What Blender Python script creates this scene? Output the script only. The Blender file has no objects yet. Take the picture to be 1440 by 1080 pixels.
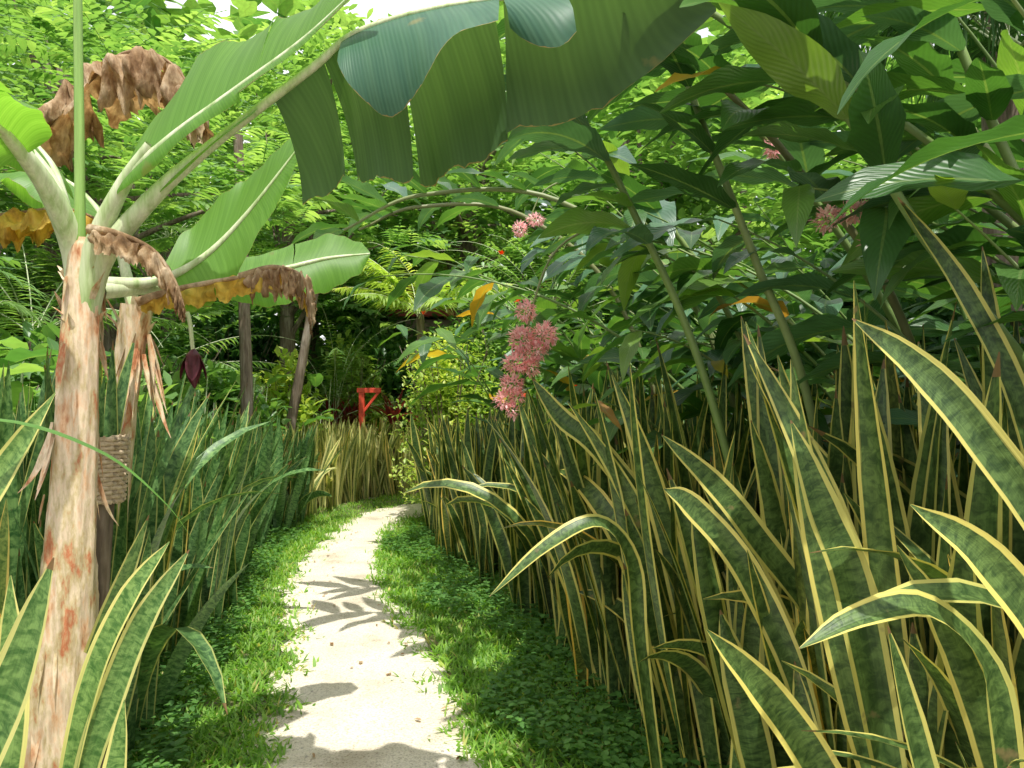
import bpy, math, numpy as np
from mathutils import Vector
rng = np.random.default_rng(11)
U = lambda a,b,n=None: rng.uniform(a,b,n)
scene = bpy.context.scene

# ---------------------------------------------------------------- mesh buffer
class Buf:
    def __init__(s): s.v=[];s.f=[];s.uv=[];s.r=[];s.m=[];s.n=0
    def grid(s, V, UV, rnd, mat=0):
        N,R,C,_=V.shape
        idx=np.arange(R*C).reshape(R,C)
        q=np.stack([idx[:-1,:-1],idx[:-1,1:],idx[1:,1:],idx[1:,:-1]],-1).reshape(-1,4)
        F=(np.arange(N)[:,None,None]*(R*C)+q[None]).reshape(-1,4)+s.n
        s.v.append(V.reshape(-1,3)); s.f.append(F); s.uv.append(UV.reshape(-1,2))
        s.r.append(np.repeat(rnd,R*C))
        if np.ndim(mat)==0: s.m.append(np.full(len(F),mat,np.int32))
        else: s.m.append(np.repeat(np.asarray(mat,np.int32),len(q)))
        s.n+=N*R*C
    def build(s,name,mats,parent=None,smooth=True):
        V=np.concatenate(s.v).astype(np.float32);F=np.concatenate(s.f).astype(np.int32)
        UV=np.concatenate(s.uv).astype(np.float32);R=np.concatenate(s.r).astype(np.float32);M=np.concatenate(s.m)
        me=bpy.data.meshes.new(name)
        me.vertices.add(len(V));me.vertices.foreach_set('co',V.ravel())
        me.loops.add(F.size);me.loops.foreach_set('vertex_index',F.ravel())
        me.polygons.add(len(F));me.polygons.foreach_set('loop_start',np.arange(0,F.size,4,dtype=np.int32))
        me.polygons.foreach_set('loop_total',np.full(len(F),4,np.int32))
        me.polygons.foreach_set('material_index',M)
        me.polygons.foreach_set('use_smooth',np.full(len(F),smooth))
        ul=me.uv_layers.new(name='UVMap');ul.data.foreach_set('uv',UV[F.ravel()].ravel())
        at=me.attributes.new('rnd','FLOAT','POINT');at.data.foreach_set('value',R)
        me.update(calc_edges=True)
        for m in mats: me.materials.append(m)
        ob=bpy.data.objects.new(name,me);scene.collection.objects.link(ob)
        if parent: ob.parent=parent
        return ob

def arr(x,N): return np.broadcast_to(np.asarray(x,float),(N,)).copy()
PROF={
 'snake':([0,.12,.45,.75,.9,1],[.58,.68,1,.86,.5,.03]),
 'lance':([0,.08,.3,.55,.8,1],[.04,.45,.95,.95,.5,.02]),
 'grass':([0,.4,1],[.7,1,.05]),
 'oval':([0,.12,.4,.7,.9,1],[.15,.65,1,.9,.5,.05]),
}
def strips(buf,P0,phi,th0,curv,L,hw,rows=8,cols=3,prof='lance',fold=.3,twist=0,pw=1.3,dphi=0,mat=0,rnd=None,wav=0,tw0=0):
    P0=np.asarray(P0,float);N=len(P0)
    phi,th0,curv,L,hw,twist,dphi,tw0=[arr(a,N) for a in (phi,th0,curv,L,hw,twist,dphi,tw0)]
    if rnd is None: rnd=rng.random(N)
    t=np.linspace(0,1,rows)
    th=th0[:,None]+curv[:,None]*t**pw
    th=np.clip(th,-3.0,3.0)
    ph=phi[:,None]+dphi[:,None]*t
    D=np.stack([np.sin(th)*np.cos(ph),np.sin(th)*np.sin(ph),np.cos(th)],-1)
    seg=L/(rows-1)
    pos=np.zeros((N,rows,3));pos[:,0]=P0
    pos[:,1:]=P0[:,None]+np.cumsum((D[:,:-1]+D[:,1:])*.5,1)*seg[:,None,None]
    S=np.stack([-np.sin(ph),np.cos(ph),0*ph],-1)
    Nn=np.stack([-np.cos(th)*np.cos(ph),-np.cos(th)*np.sin(ph),np.sin(th)],-1)
    tw=(tw0[:,None]+twist[:,None]*t)[...,None]
    S2=S*np.cos(tw)+Nn*np.sin(tw);N2=Nn*np.cos(tw)-S*np.sin(tw)
    pr=np.interp(t,*PROF[prof])
    u=np.linspace(-1,1,cols)
    w=hw[:,None]*pr[None]
    V=pos[:,:,None]+S2[:,:,None]*(w[:,:,None]*u)[...,None]+N2[:,:,None]*(w[:,:,None]*np.abs(u)*fold)[...,None]
    if wav:
        phs=rng.random(N)*6.28
        V+=N2[:,:,None]*(wav*w[:,:,None]*np.sin(t[None,:,None]*17+phs[:,None,None]+u*1.5)*np.abs(u))[...,None]
    UV=np.zeros(V.shape[:3]+(2,));UV[...,0]=(u+1)/2;UV[...,1]=t[None,:,None]
    buf.grid(V,UV,rnd,mat)
    return pos,D

def catmull(pts,n):
    p=np.asarray(pts,float);k=len(p)
    P=np.vstack([2*p[0]-p[1],p,2*p[-1]-p[-2]])
    out=[]
    for x in np.linspace(0,k-1-1e-6,n):
        i=int(x);f=x-i;a,b,c,d=P[i:i+4]
        out.append(.5*((2*b)+(-a+c)*f+(2*a-5*b+4*c-d)*f*f+(-a+3*b-3*c+d)*f**3))
    return np.array(out)
def norm(a): return a/np.maximum(np.linalg.norm(a,axis=-1,keepdims=True),1e-9)
def tube(buf,pts,rad,n=16,sides=8,mat=0,rnd=None,bump=0,raw=False):
    M=np.asarray(pts,float) if raw else catmull(pts,n)
    n=len(M)
    r=np.interp(np.linspace(0,1,n),np.linspace(0,1,len(rad)),rad)
    T=norm(np.gradient(M,axis=0));ref=np.array([0.31,0.95,0.05]) if abs(T[:,1]).mean()<.8 else np.array([1,0,0.])
    A=norm(np.cross(T,ref));B=np.cross(T,A)
    a=np.linspace(0,2*math.pi,sides+1)
    rr=r[:,None]*np.ones(sides+1)
    if bump:
        nz=rng.normal(0,bump,(n,sides+1));nz[:,-1]=nz[:,0];rr=rr*(1+nz)
    V=M[:,None]+A[:,None]*(np.cos(a)*rr)[...,None]+B[:,None]*(np.sin(a)*rr)[...,None]
    UV=np.zeros((1,n,sides+1,2));UV[...,0]=a/6.283;UV[...,1]=np.linspace(0,1,n)[:,None]
    buf.grid(V[None],UV,np.array([rng.random() if rnd is None else rnd]),mat)
    return M

# ---------------------------------------------------------------- materials
def newmat(name):
    m=bpy.data.materials.new(name);m.use_nodes=True
    nt=m.node_tree;nt.nodes.clear()
    return m,nt,nt.nodes.new,nt.links.new
def ramp(nt,stops,inter='LINEAR'):
    r=nt.nodes.new('ShaderNodeValToRGB');cr=r.color_ramp;cr.interpolation=inter
    while len(cr.elements)<len(stops): cr.elements.new(.5)
    for e,(p,c) in zip(cr.elements,stops): e.position=p;e.color=(*c,1) if len(c)==3 else c
    return r
def math_(nt,op,a,b=None,c=None):
    n=nt.nodes.new('ShaderNodeMath');n.operation=op
    for i,x in enumerate((a,b,c)):
        if x is None: continue
        if isinstance(x,(int,float)): n.inputs[i].default_value=x
        else: nt.links.new(x,n.inputs[i])
    return n.outputs[0]
def mixc(nt,f,a,b,mode='MIX'):
    n=nt.nodes.new('ShaderNodeMix');n.data_type='RGBA';n.blend_type=mode
    if isinstance(f,(int,float)): n.inputs[0].default_value=f
    else: nt.links.new(f,n.inputs[0])
    for i,x in ((6,a),(7,b)):
        if isinstance(x,tuple): n.inputs[i].default_value=(*x,1)
        else: nt.links.new(x,n.inputs[i])
    return n.outputs[2]
def finish(nt,col,rough=.5,trans=.3,tcol=None,bump=None,spec=.5,bstr=.3,bdist=.01):
    N=nt.nodes.new;Lk=nt.links.new
    p=N('ShaderNodeBsdfPrincipled');Lk(col,p.inputs['Base Color'])
    if isinstance(rough,(int,float)): p.inputs['Roughness'].default_value=rough
    else: Lk(rough,p.inputs['Roughness'])
    p.inputs['Specular IOR Level'].default_value=spec
    if bump is not None:
        b=N('ShaderNodeBump');b.inputs['Strength'].default_value=bstr;b.inputs['Distance'].default_value=bdist
        Lk(bump,b.inputs['Height']);Lk(b.outputs[0],p.inputs['Normal'])
    out=N('ShaderNodeOutputMaterial')
    if trans>0:
        t=N('ShaderNodeBsdfTranslucent')
        tc=mixc(nt,1.0,col,tcol or (1.0,1.0,.4),'MULTIPLY')
        g=N('ShaderNodeMix');g.data_type='RGBA';g.blend_type='ADD';g.inputs[0].default_value=1
        Lk(tc,g.inputs[6]);Lk(tc,g.inputs[7])
        Lk(g.outputs[2],t.inputs[0])
        m=N('ShaderNodeMixShader');m.inputs[0].default_value=trans
        Lk(p.outputs[0],m.inputs[1]);Lk(t.outputs[0],m.inputs[2]);Lk(m.outputs[0],out.inputs[0])
    else: Lk(p.outputs[0],out.inputs[0])
def ramp_out(nt,fac,stops,inter='LINEAR'):
    r=ramp(nt,stops,inter);nt.links.new(fac,r.inputs[0]);return r.outputs[0]
def leafmat(name,stops,rough=.45,trans=.35,midrib=True,spec=.5,veins=0,gain=1.6,tcol=None):
    m,nt,N,Lk=newmat(name)
    stops=[(p,tuple(min(.8,x*gain+.004*(gain>1)) for x in c)) for p,c in stops]
    a=N('ShaderNodeAttribute');a.attribute_name='rnd'
    r=ramp(nt,stops);Lk(a.outputs['Fac'],r.inputs[0]);col=r.outputs[0]
    uv=N('ShaderNodeUVMap');sx=N('ShaderNodeSeparateXYZ');Lk(uv.outputs[0],sx.inputs[0])
    d=math_(nt,'ABSOLUTE',math_(nt,'SUBTRACT',sx.outputs[0],.5))
    bump=None
    if midrib:
        k=math_(nt,'LESS_THAN',d,.03)
        col=mixc(nt,math_(nt,'MULTIPLY',k,.6),col,(.22,.32,.11))
    if veins:
        w=math_(nt,'SINE',math_(nt,'MULTIPLY',math_(nt,'SUBTRACT',sx.outputs[1],math_(nt,'MULTIPLY',d,.5)),veins))
        bump=w
        col=mixc(nt,math_(nt,'MULTIPLY',math_(nt,'ADD',w,1),.06),col,(.02,.05,.015))
    nz=N('ShaderNodeTexNoise');nz.inputs['Scale'].default_value=9;nz.inputs['Detail'].default_value=3
    g=N('ShaderNodeNewGeometry');Lk(g.outputs['Position'],nz.inputs['Vector'])
    col=mixc(nt,.5,col,ramp_out(nt,nz.outputs[0],[(.3,(.55,.6,.55)),(.7,(1.15,1.15,1.05))]),'MULTIPLY')
    finish(nt,col,rough,trans,tcol=tcol,bump=bump,spec=spec,bstr=.22,bdist=.003)
    return m

def snakemat(name,dark,light,yellow,margin=.72,ycov=1.0):
    m,nt,N,Lk=newmat(name)
    a=N('ShaderNodeAttribute');a.attribute_name='rnd';R=a.outputs['Fac']
    uv=N('ShaderNodeUVMap');sx=N('ShaderNodeSeparateXYZ');Lk(uv.outputs[0],sx.inputs[0])
    d=math_(nt,'MULTIPLY',math_(nt,'ABSOLUTE',math_(nt,'SUBTRACT',sx.outputs[0],.5)),2)
    cb=N('ShaderNodeCombineXYZ');Lk(math_(nt,'MULTIPLY',sx.outputs[0],2.6),cb.inputs[0]);Lk(math_(nt,'MULTIPLY',sx.outputs[1],58),cb.inputs[1]);Lk(math_(nt,'MULTIPLY',R,300),cb.inputs[2])
    n1=N('ShaderNodeTexNoise');n1.inputs['Scale'].default_value=1;n1.inputs['Detail'].default_value=3.5;n1.inputs['Roughness'].default_value=.6;n1.inputs['Distortion'].default_value=.8
    Lk(cb.outputs[0],n1.inputs['Vector'])
    green=ramp_out(nt,n1.outputs[0],[(.36,dark),(.47,tuple(.65*x+.35*y for x,y in zip(dark,light))),(.62,light)])
    cb2=N('ShaderNodeCombineXYZ');Lk(math_(nt,'MULTIPLY',sx.outputs[0],20),cb2.inputs[0]);Lk(math_(nt,'MULTIPLY',sx.outputs[1],2.5),cb2.inputs[1]);Lk(math_(nt,'MULTIPLY',R,170),cb2.inputs[2])
    n2=N('ShaderNodeTexNoise');n2.inputs['Scale'].default_value=1;n2.inputs['Detail'].default_value=2;Lk(cb2.outputs[0],n2.inputs['Vector'])
    green=mixc(nt,.35,green,ramp_out(nt,n2.outputs[0],[(.35,(.5,.55,.45)),(.65,(1.1,1.1,1))]),'MULTIPLY')
    thr=math_(nt,'ADD',margin-.09,math_(nt,'MULTIPLY',n2.outputs[0],.18))
    mk=math_(nt,'MULTIPLY',math_(nt,'SUBTRACT',d,thr),30);mk.node.use_clamp=True
    if ycov<1: mk=math_(nt,'MULTIPLY',mk,math_(nt,'LESS_THAN',math_(nt,'FRACT',math_(nt,'MULTIPLY',R,7.3)),ycov))
    yel=mixc(nt,n2.outputs[0],yellow,tuple(x*.72 for x in yellow))
    cb3=N('ShaderNodeCombineXYZ');Lk(math_(nt,'MULTIPLY',sx.outputs[1],3),cb3.inputs[0]);Lk(math_(nt,'MULTIPLY',R,90),cb3.inputs[1])
    n3=N('ShaderNodeTexNoise');n3.inputs['Scale'].default_value=1;Lk(cb3.outputs[0],n3.inputs['Vector'])
    yel=mixc(nt,ramp_out(nt,n3.outputs[0],[(.48,(0,0,0)),(.75,(.7,.7,.7))]),yel,(.26,.32,.09))
    col=mixc(nt,mk,green,yel)
    tip=math_(nt,'GREATER_THAN',sx.outputs[1],math_(nt,'ADD',.965,math_(nt,'MULTIPLY',R,.05)))
    col=mixc(nt,tip,col,(.22,.13,.06))
    g=N('ShaderNodeNewGeometry');nb=N('ShaderNodeTexNoise');nb.inputs['Scale'].default_value=11;nb.inputs['Detail'].default_value=4;Lk(g.outputs['Position'],nb.inputs['Vector'])
    col=mixc(nt,ramp_out(nt,nb.outputs[0],[(.68,(0,0,0)),(.73,(.7,.7,.7))]),col,(.24,.18,.09))
    vr=ramp_out(nt,R,[(0,(.65,.7,.6)),(.5,(1,1,1)),(.93,(1.2,1.15,1)),(1,(1.6,1.1,.7))])
    col=mixc(nt,1.0,col,vr,'MULTIPLY')
    finish(nt,col,.40,.16,bump=n2.outputs[0],spec=.42,bstr=.3,bdist=.004)
    return m

M_snake=snakemat('snake_plant_leaf',(.035,.075,.022),(.12,.20,.06),(.74,.66,.19),.72)
M_snakeL=snakemat('snake_plant_leaf_bright',(.06,.15,.04),(.22,.36,.12),(.76,.72,.28),.74)
M_snakeG=snakemat('snake_plant_leaf_green',(.03,.10,.028),(.17,.31,.11),(.62,.62,.22),.84,.55)
M_snakeY=snakemat('snake_plant_leaf_yellow',(.14,.19,.06),(.34,.38,.13),(.82,.76,.34),.42)
M_grass=leafmat('grass_blades',[(0,(.07,.16,.02)),(.5,(.13,.25,.035)),(.9,(.20,.32,.06)),(1,(.35,.3,.12))],.5,.42,False)
M_clover=leafmat('ground_cover_leaf',[(0,(.04,.11,.025)),(1,(.10,.21,.045))],.5,.35,False)
M_ginger=leafmat('ginger_leaf',[(0,(.022,.065,.018)),(.5,(.04,.11,.027)),(.9,(.08,.165,.03)),(1,(.15,.23,.04))],.36,.34,True,.55,110,gain=1.5)
M_gingerB=leafmat('ginger_leaf_bluish',[(0,(.035,.085,.05)),(1,(.06,.14,.07))],.34,.22,True,.6,110)
M_cane=leafmat('ginger_cane',[(0,(.08,.13,.03)),(.6,(.14,.20,.06)),(.85,(.16,.2,.08)),(1,(.08,.05,.02))],.45,0,False)
M_for=[leafmat('forest_leaf_mid',[(0,(.022,.075,.018)),(.6,(.065,.15,.04)),(1,(.14,.24,.07))],.40,.4),
       leafmat('forest_leaf_bright',[(0,(.05,.125,.04)),(.6,(.12,.215,.07)),(1,(.25,.35,.14))],.38,.42),
       leafmat('forest_leaf_dark',[(0,(.014,.045,.013)),(.7,(.035,.10,.028)),(1,(.07,.15,.04))],.45,.33,gain=1.5),
       leafmat('forest_leaf_yellowgreen',[(0,(.12,.2,.04)),(.6,(.24,.32,.08)),(1,(.42,.42,.14))],.42,.4)]
M_red=leafmat('cordyline_leaf',[(0,(.10,.012,.02)),(.6,(.25,.03,.04)),(1,(.1,.1,.03))],.35,.25,False)
M_pink=leafmat('pink_floret',[(0,(.66,.36,.40)),(.6,(.82,.52,.55)),(1,(.88,.70,.68))],.5,.35,False,gain=1.0,tcol=(1,.8,.8))
M_redfl=leafmat('red_flower',[(0,(.6,.03,.01)),(1,(.8,.1,.02))],.5,.3,False,gain=1)
M_deadleaf=leafmat('yellow_dying_leaf',[(0,(.45,.36,.05)),(.7,(.5,.25,.03)),(1,(.3,.16,.06))],.5,.4,True,gain=1)

def bananamat(name,c1,c2,trans,rough=.4,freq=900,spec=.5):
    m,nt,N,Lk=newmat(name)
    uv=N('ShaderNodeUVMap');sx=N('ShaderNodeSeparateXYZ');Lk(uv.outputs[0],sx.inputs[0])
    d=math_(nt,'ABSOLUTE',math_(nt,'SUBTRACT',sx.outputs[0],.5))
    tt=math_(nt,'SUBTRACT',sx.outputs[1],math_(nt,'MULTIPLY',d,.06))
    w=math_(nt,'SINE',math_(nt,'MULTIPLY',tt,freq))
    cb=N('ShaderNodeCombineXYZ');Lk(math_(nt,'MULTIPLY',d,1.5),cb.inputs[0]);Lk(math_(nt,'MULTIPLY',tt,90),cb.inputs[1])
    n=N('ShaderNodeTexNoise');n.inputs['Scale'].default_value=1;n.inputs['Detail'].default_value=4;Lk(cb.outputs[0],n.inputs['Vector'])
    col=mixc(nt,ramp_out(nt,n.outputs[0],[(.3,(0,0,0)),(.7,(1,1,1))]),c1,c2)
    col=mixc(nt,math_(nt,'MULTIPLY',math_(nt,'ADD',w,1),.07),col,tuple(x*.4 for x in c1))
    g=N('ShaderNodeNewGeometry');nb=N('ShaderNodeTexNoise');nb.inputs['Scale'].default_value=6;nb.inputs['Detail'].default_value=5;Lk(g.outputs['Position'],nb.inputs['Vector'])
    col=mixc(nt,ramp_out(nt,nb.outputs[0],[(.68,(0,0,0)),(.74,(.6,.6,.6))]),col,(.26,.22,.08))
    col=mixc(nt,math_(nt,'LESS_THAN',d,.012),col,(.3,.4,.14))
    edge=math_(nt,'GREATER_THAN',d,math_(nt,'ADD',.482,math_(nt,'MULTIPLY',n.outputs[0],.03)))
    col=mixc(nt,edge,col,(.28,.22,.08))
    finish(nt,col,rough,trans,bump=math_(nt,'ADD',math_(nt,'MULTIPLY',w,.4),n.outputs[0]),spec=spec,bstr=.18,bdist=.003)
    return m
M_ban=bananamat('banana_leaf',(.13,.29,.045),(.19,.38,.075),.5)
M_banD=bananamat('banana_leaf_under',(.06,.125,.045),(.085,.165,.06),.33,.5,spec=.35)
M_banG=bananamat('banana_leaf_glaucous',(.045,.13,.08),(.08,.18,.105),.2,.48,spec=.3)
def streakmat(name,stops,scale=(14,14,1.6),trans=0,rough=.75,bs=.8,bd=.01,sc=1.0,detail=6,fine=.6):
    m,nt,N,Lk=newmat(name)
    tc=N('ShaderNodeTexCoord');mp=N('ShaderNodeMapping');mp.inputs['Scale'].default_value=scale;Lk(tc.outputs['Object'],mp.inputs[0])
    n=N('ShaderNodeTexNoise');n.inputs['Scale'].default_value=sc;n.inputs['Detail'].default_value=detail;n.inputs['Roughness'].default_value=.65;Lk(mp.outputs[0],n.inputs['Vector'])
    mp2=N('ShaderNodeMapping');mp2.inputs['Scale'].default_value=(scale[0]*6,scale[1]*6,scale[2]*2.5);Lk(tc.outputs['Object'],mp2.inputs[0])
    n2=N('ShaderNodeTexNoise');n2.inputs['Scale'].default_value=sc;n2.inputs['Detail'].default_value=3;Lk(mp2.outputs[0],n2.inputs['Vector'])
    col=ramp_out(nt,n.outputs[0],stops)
    col=mixc(nt,fine,col,ramp_out(nt,n2.outputs[0],[(.35,(.35,.28,.22)),(.6,(1,1,1))]),'MULTIPLY')
    finish(nt,col,rough,trans,tcol=(1,.8,.5),bump=math_(nt,'ADD',n.outputs[0],n2.outputs[0]),spec=.3,bstr=bs,bdist=bd)
    return m
M_btrunk=streakmat('banana_trunk_bark',[(.28,(.18,.08,.035)),(.36,(.55,.22,.10)),(.43,(.78,.50,.30)),(.5,(.82,.66,.48)),(.57,(.62,.50,.28)),(.64,(.55,.18,.08)),(.74,(.65,.50,.28))],(13,13,4.5),0,.6,.5,.006,fine=.42)
M_dry=streakmat('dry_banana_leaf',[(.25,(.10,.055,.025)),(.42,(.32,.20,.10)),(.55,(.52,.39,.24)),(.7,(.62,.52,.38))],(9,9,9),.25)
M_dryY=streakmat('yellowing_banana_leaf',[(.3,(.25,.13,.03)),(.45,(.6,.4,.06)),(.6,(.65,.52,.1)),(.75,(.25,.32,.07))],(7,7,7),.35)
M_petiole=streakmat('banana_petiole',[(.3,(.28,.42,.13)),(.45,(.52,.62,.34)),(.6,(.70,.74,.52)),(.8,(.4,.42,.2))],(20,20,2),0,.4,.15,.003,fine=.2)
M_newleaf=streakmat('banana_rolled_leaf',[(.3,(.16,.32,.07)),(.7,(.32,.48,.14))],(20,20,2),0,.4,.2,.003,fine=.2)
M_bark=streakmat('tree_bark',[(.3,(.09,.07,.05)),(.5,(.23,.18,.13)),(.7,(.38,.33,.28))],(8,8,2))
M_bud=streakmat('banana_bud',[(.3,(.06,.012,.02)),(.7,(.16,.03,.05))],(10,10,3),0,.45,.2)

def simple(name,c1,c2,scale=20,rough=.6,bs=.3):
    m,nt,N,Lk=newmat(name);tc=N('ShaderNodeTexCoord')
    n=N('ShaderNodeTexNoise');n.inputs['Scale'].default_value=scale;n.inputs['Detail'].default_value=5;Lk(tc.outputs['Object'],n.inputs['Vector'])
    finish(nt,ramp_out(nt,n.outputs[0],[(.3,c1),(.7,c2)]),rough,0,bump=n.outputs[0],bstr=bs)
    return m
M_redpaint=simple('red_painted_wood',(.6,.05,.025),(.82,.10,.05),12,.5)
M_redroof=simple('red_roof_sheet',(.4,.06,.05),(.55,.12,.10),5,.5)
M_hutwall=simple('hut_wall',(.25,.2,.13),(.4,.33,.22),6,.8)
M_soil=simple('soil',(.045,.032,.02),(.16,.11,.065),14,.95,.8)
M_wicker=simple('wicker',(.4,.3,.18),(.64,.52,.36),60,.8)
M_pebble=simple('pebble',(.3,.27,.22),(.6,.56,.48),30,.8)

m,nt,N,Lk=newmat('sandy_path');M_path=m
g=N('ShaderNodeNewGeometry')
n1=N('ShaderNodeTexNoise');n1.inputs['Scale'].default_value=2.2;n1.inputs['Detail'].default_value=6;Lk(g.outputs['Position'],n1.inputs['Vector'])
n2=N('ShaderNodeTexNoise');n2.inputs['Scale'].default_value=110;n2.inputs['Detail'].default_value=3;Lk(g.outputs['Position'],n2.inputs['Vector'])
vo=N('ShaderNodeTexVoronoi');vo.inputs['Scale'].default_value=65;Lk(g.outputs['Position'],vo.inputs['Vector'])
c=ramp_out(nt,n1.outputs[0],[(.3,(.54,.47,.36)),(.45,(.74,.67,.54)),(.7,(.80,.74,.62))])
c=mixc(nt,.7,c,ramp_out(nt,n2.outputs[0],[(.34,(.45,.4,.33)),(.46,(1,1,1)),(.8,(1.1,1.1,1.1))]),'MULTIPLY')
c=mixc(nt,.35,c,ramp_out(nt,vo.outputs['Color'],[(.0,(.5,.45,.4)),(.3,(1,1,1)),(1,(1.08,1.05,1))]),'MULTIPLY')
finish(nt,c,.9,0,bump=math_(nt,'ADD',n2.outputs[0],math_(nt,'MULTIPLY',vo.outputs['Distance'],.8)),spec=.15,bstr=.7,bdist=.01)
m,nt,N,Lk=newmat('verge_soil');M_verge=m
g=N('ShaderNodeNewGeometry');n1=N('ShaderNodeTexNoise');n1.inputs['Scale'].default_value=5;n1.inputs['Detail'].default_value=8;Lk(g.outputs['Position'],n1.inputs['Vector'])
finish(nt,ramp_out(nt,n1.outputs[0],[(.35,(.07,.10,.03)),(.5,(.13,.15,.06)),(.65,(.28,.23,.14))]),.95,0,bump=n1.outputs[0],bstr=.8,bdist=.03)

# ---------------------------------------------------------------- layout curves (metres)
PY=np.array([-3,0,1.5,3.2,4.9,6.2,7.6,9.3,10.4,11.2,11.6])
PX=np.array([.6,.1,-.25,-.60,-.96,-1.36,-1.60,-1.68,-1.46,-.95,.0])
def cx(y): return np.interp(y,PY,PX)
def halfw(y): return np.interp(y,[0,3.2,5,6.2,8,9.5,11],[.52,.49,.45,.41,.37,.36,.38])
RY=[-1,.6,1.2,2,3.2,3.8,4.94,6.2,7.3,9,10]; RX=[1.6,1.38,1.2,.98,.70,.48,.22,-.16,-.54,-.92,-.85]
LY=[-1,1.5,3,3.8,5,6.2,7.6,9.3,10.5,12];     LX=[-1.5,-1.45,-1.52,-1.72,-1.94,-2.18,-2.44,-2.5,-2.45,-1.8]
exr=lambda y: np.interp(y,RY,RX)
exl=lambda y: np.interp(y,LY,LX)

b=Buf();s=np.linspace(-1,1,61);s=np.sign(s)*np.abs(s)**3*150
X,Y=np.meshgrid(s,s+5);Z=np.zeros_like(X)
V=np.stack([X,Y,Z],-1)[None];b.grid(V,V[...,:2]*1.0,np.array([.5]));b.build('ground',[M_soil])
ys=np.linspace(-2,12.6,120);b=Buf();u=np.linspace(0,1,12)
x0=exl(ys)-.3;x1=np.where(ys<10,exr(ys)+.35,2.5)
Xv=x0[:,None]+(x1-x0)[:,None]*u;Yv=ys[:,None]+0*Xv
V=np.stack([Xv,Yv,np.full_like(Xv,.004)],-1)[None];b.grid(V,V[...,:2]*1.0,np.array([.5]));b.build('grass_verge_soil',[M_verge])
cpts=np.stack([PX,PY,0*PX],-1);cpts=np.vstack([cpts,[[1.5,11.7,0],[4,11.6,0]]])
cl=catmull(cpts,260);T=norm(np.gradient(cl,axis=0));Sd=np.stack([T[:,1],-T[:,0],0*T[:,0]],-1)
hw_=halfw(cl[:,1]);k=np.arange(260)
def wob(seed):
    r=np.random.default_rng(seed);return sum(r.normal(0,1)*.022*np.sin(k*f+r.random()*6) for f in(.11,.23,.41,.77,1.3))
wl,wr=wob(3),wob(5)
u=np.linspace(-1,1,15)
V=cl[:,None]+Sd[:,None]*(np.where(u<0,u*(hw_+wl)[:,None],u*(hw_+wr)[:,None]))[...,None]
V[...,2]=.010+.012*(1-u**2)+rng.normal(0,.0012,V.shape[:2])
b=Buf();b.grid(V[None],V[None][...,:2]*1.0,np.array([.5]));b.build('sandy_path',[M_path])
def dpath(x,y):
    d=np.hypot(x[:,None]-cl[None,::3,0],y[:,None]-cl[None,::3,1]);return d.min(1)-halfw(y)

b=Buf()
Np=1300;i=rng.integers(0,200,Np);o=U(-1,1,Np);o=np.sign(o)*np.abs(o)**.5*(hw_[i]+.03)
P=cl[i]+Sd[i]*o[:,None]+rng.normal(0,.03,(Np,3))*[1,1,0]
r=rng.uniform(.002,.008,Np)
a=np.linspace(0,2*np.pi,7);e=np.array([.02,.8,1,.75,.02]);h=np.array([-.6,-.4,.1,.5,.7])
V=np.stack([e[:,None]*np.cos(a),e[:,None]*np.sin(a),h[:,None]+0*a],-1)[None]*r[:,None,None,None]*rng.uniform(.7,1.3,(Np,1,1,3))
V=V+P[:,None,None]+np.array([0,0,.016])
b.grid(V,np.zeros(V.shape[:3]+(2,)),rng.random(Np));b.build('path_pebbles',[M_pebble])

def grass_pts(n,ymin,ymax):
    y=ymin+(ymax-ymin)*rng.random(n)**1.3;l=exl(y)-.15;r=np.where(y<10,exr(y)+.25,2.5);x=l+(r-l)*rng.random(n)
    d=dpath(x,y)+.09*np.sin(x*9+y*7)*np.sin(y*5-x*4)
    k=(d>-.05+rng.normal(0,.04,n))
    pn=np.sin(x*5.1+y*2.3)*np.sin(y*3.7-x*2)+rng.normal(0,.5,n)
    k&=(pn>-.9)
    st=(d>-.18)&(rng.random(n)<.06);k|=st
    return np.stack([x[k],y[k],np.full(k.sum(),.006)],-1)
b=Buf()
P=grass_pts(72000,2.2,12.4);n=len(P)
strips(b,P,U(0,6.28,n),U(.1,1.0,n),U(.3,1.3,n),U(.03,.095,n),U(.003,.007,n),4,2,'grass',0)
P=grass_pts(34000,2.2,9);n=len(P)
strips(b,P,U(0,6.28,n),U(.5,1.3,n),U(.2,.9,n),U(.03,.09,n),U(.006,.012,n),4,2,'lance',0)
b.build('grass',[M_grass])
b=Buf()
P=grass_pts(26000,3,9);k=(P[:,0]>cx(P[:,1]))&(P[:,0]>exr(P[:,1])-.45+.2*np.sin(P[:,1]*3))|((P[:,0]<exl(P[:,1])+.25))
P=P[k];n=len(P);P[:,2]=U(.02,.12,n)
strips(b,P,U(0,6.28,n),U(1.1,1.7,n),U(0,.5,n),U(.02,.055,n),U(.009,.02,n),4,3,'oval',.2)
b.build('ground_cover',[M_clover])

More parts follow.
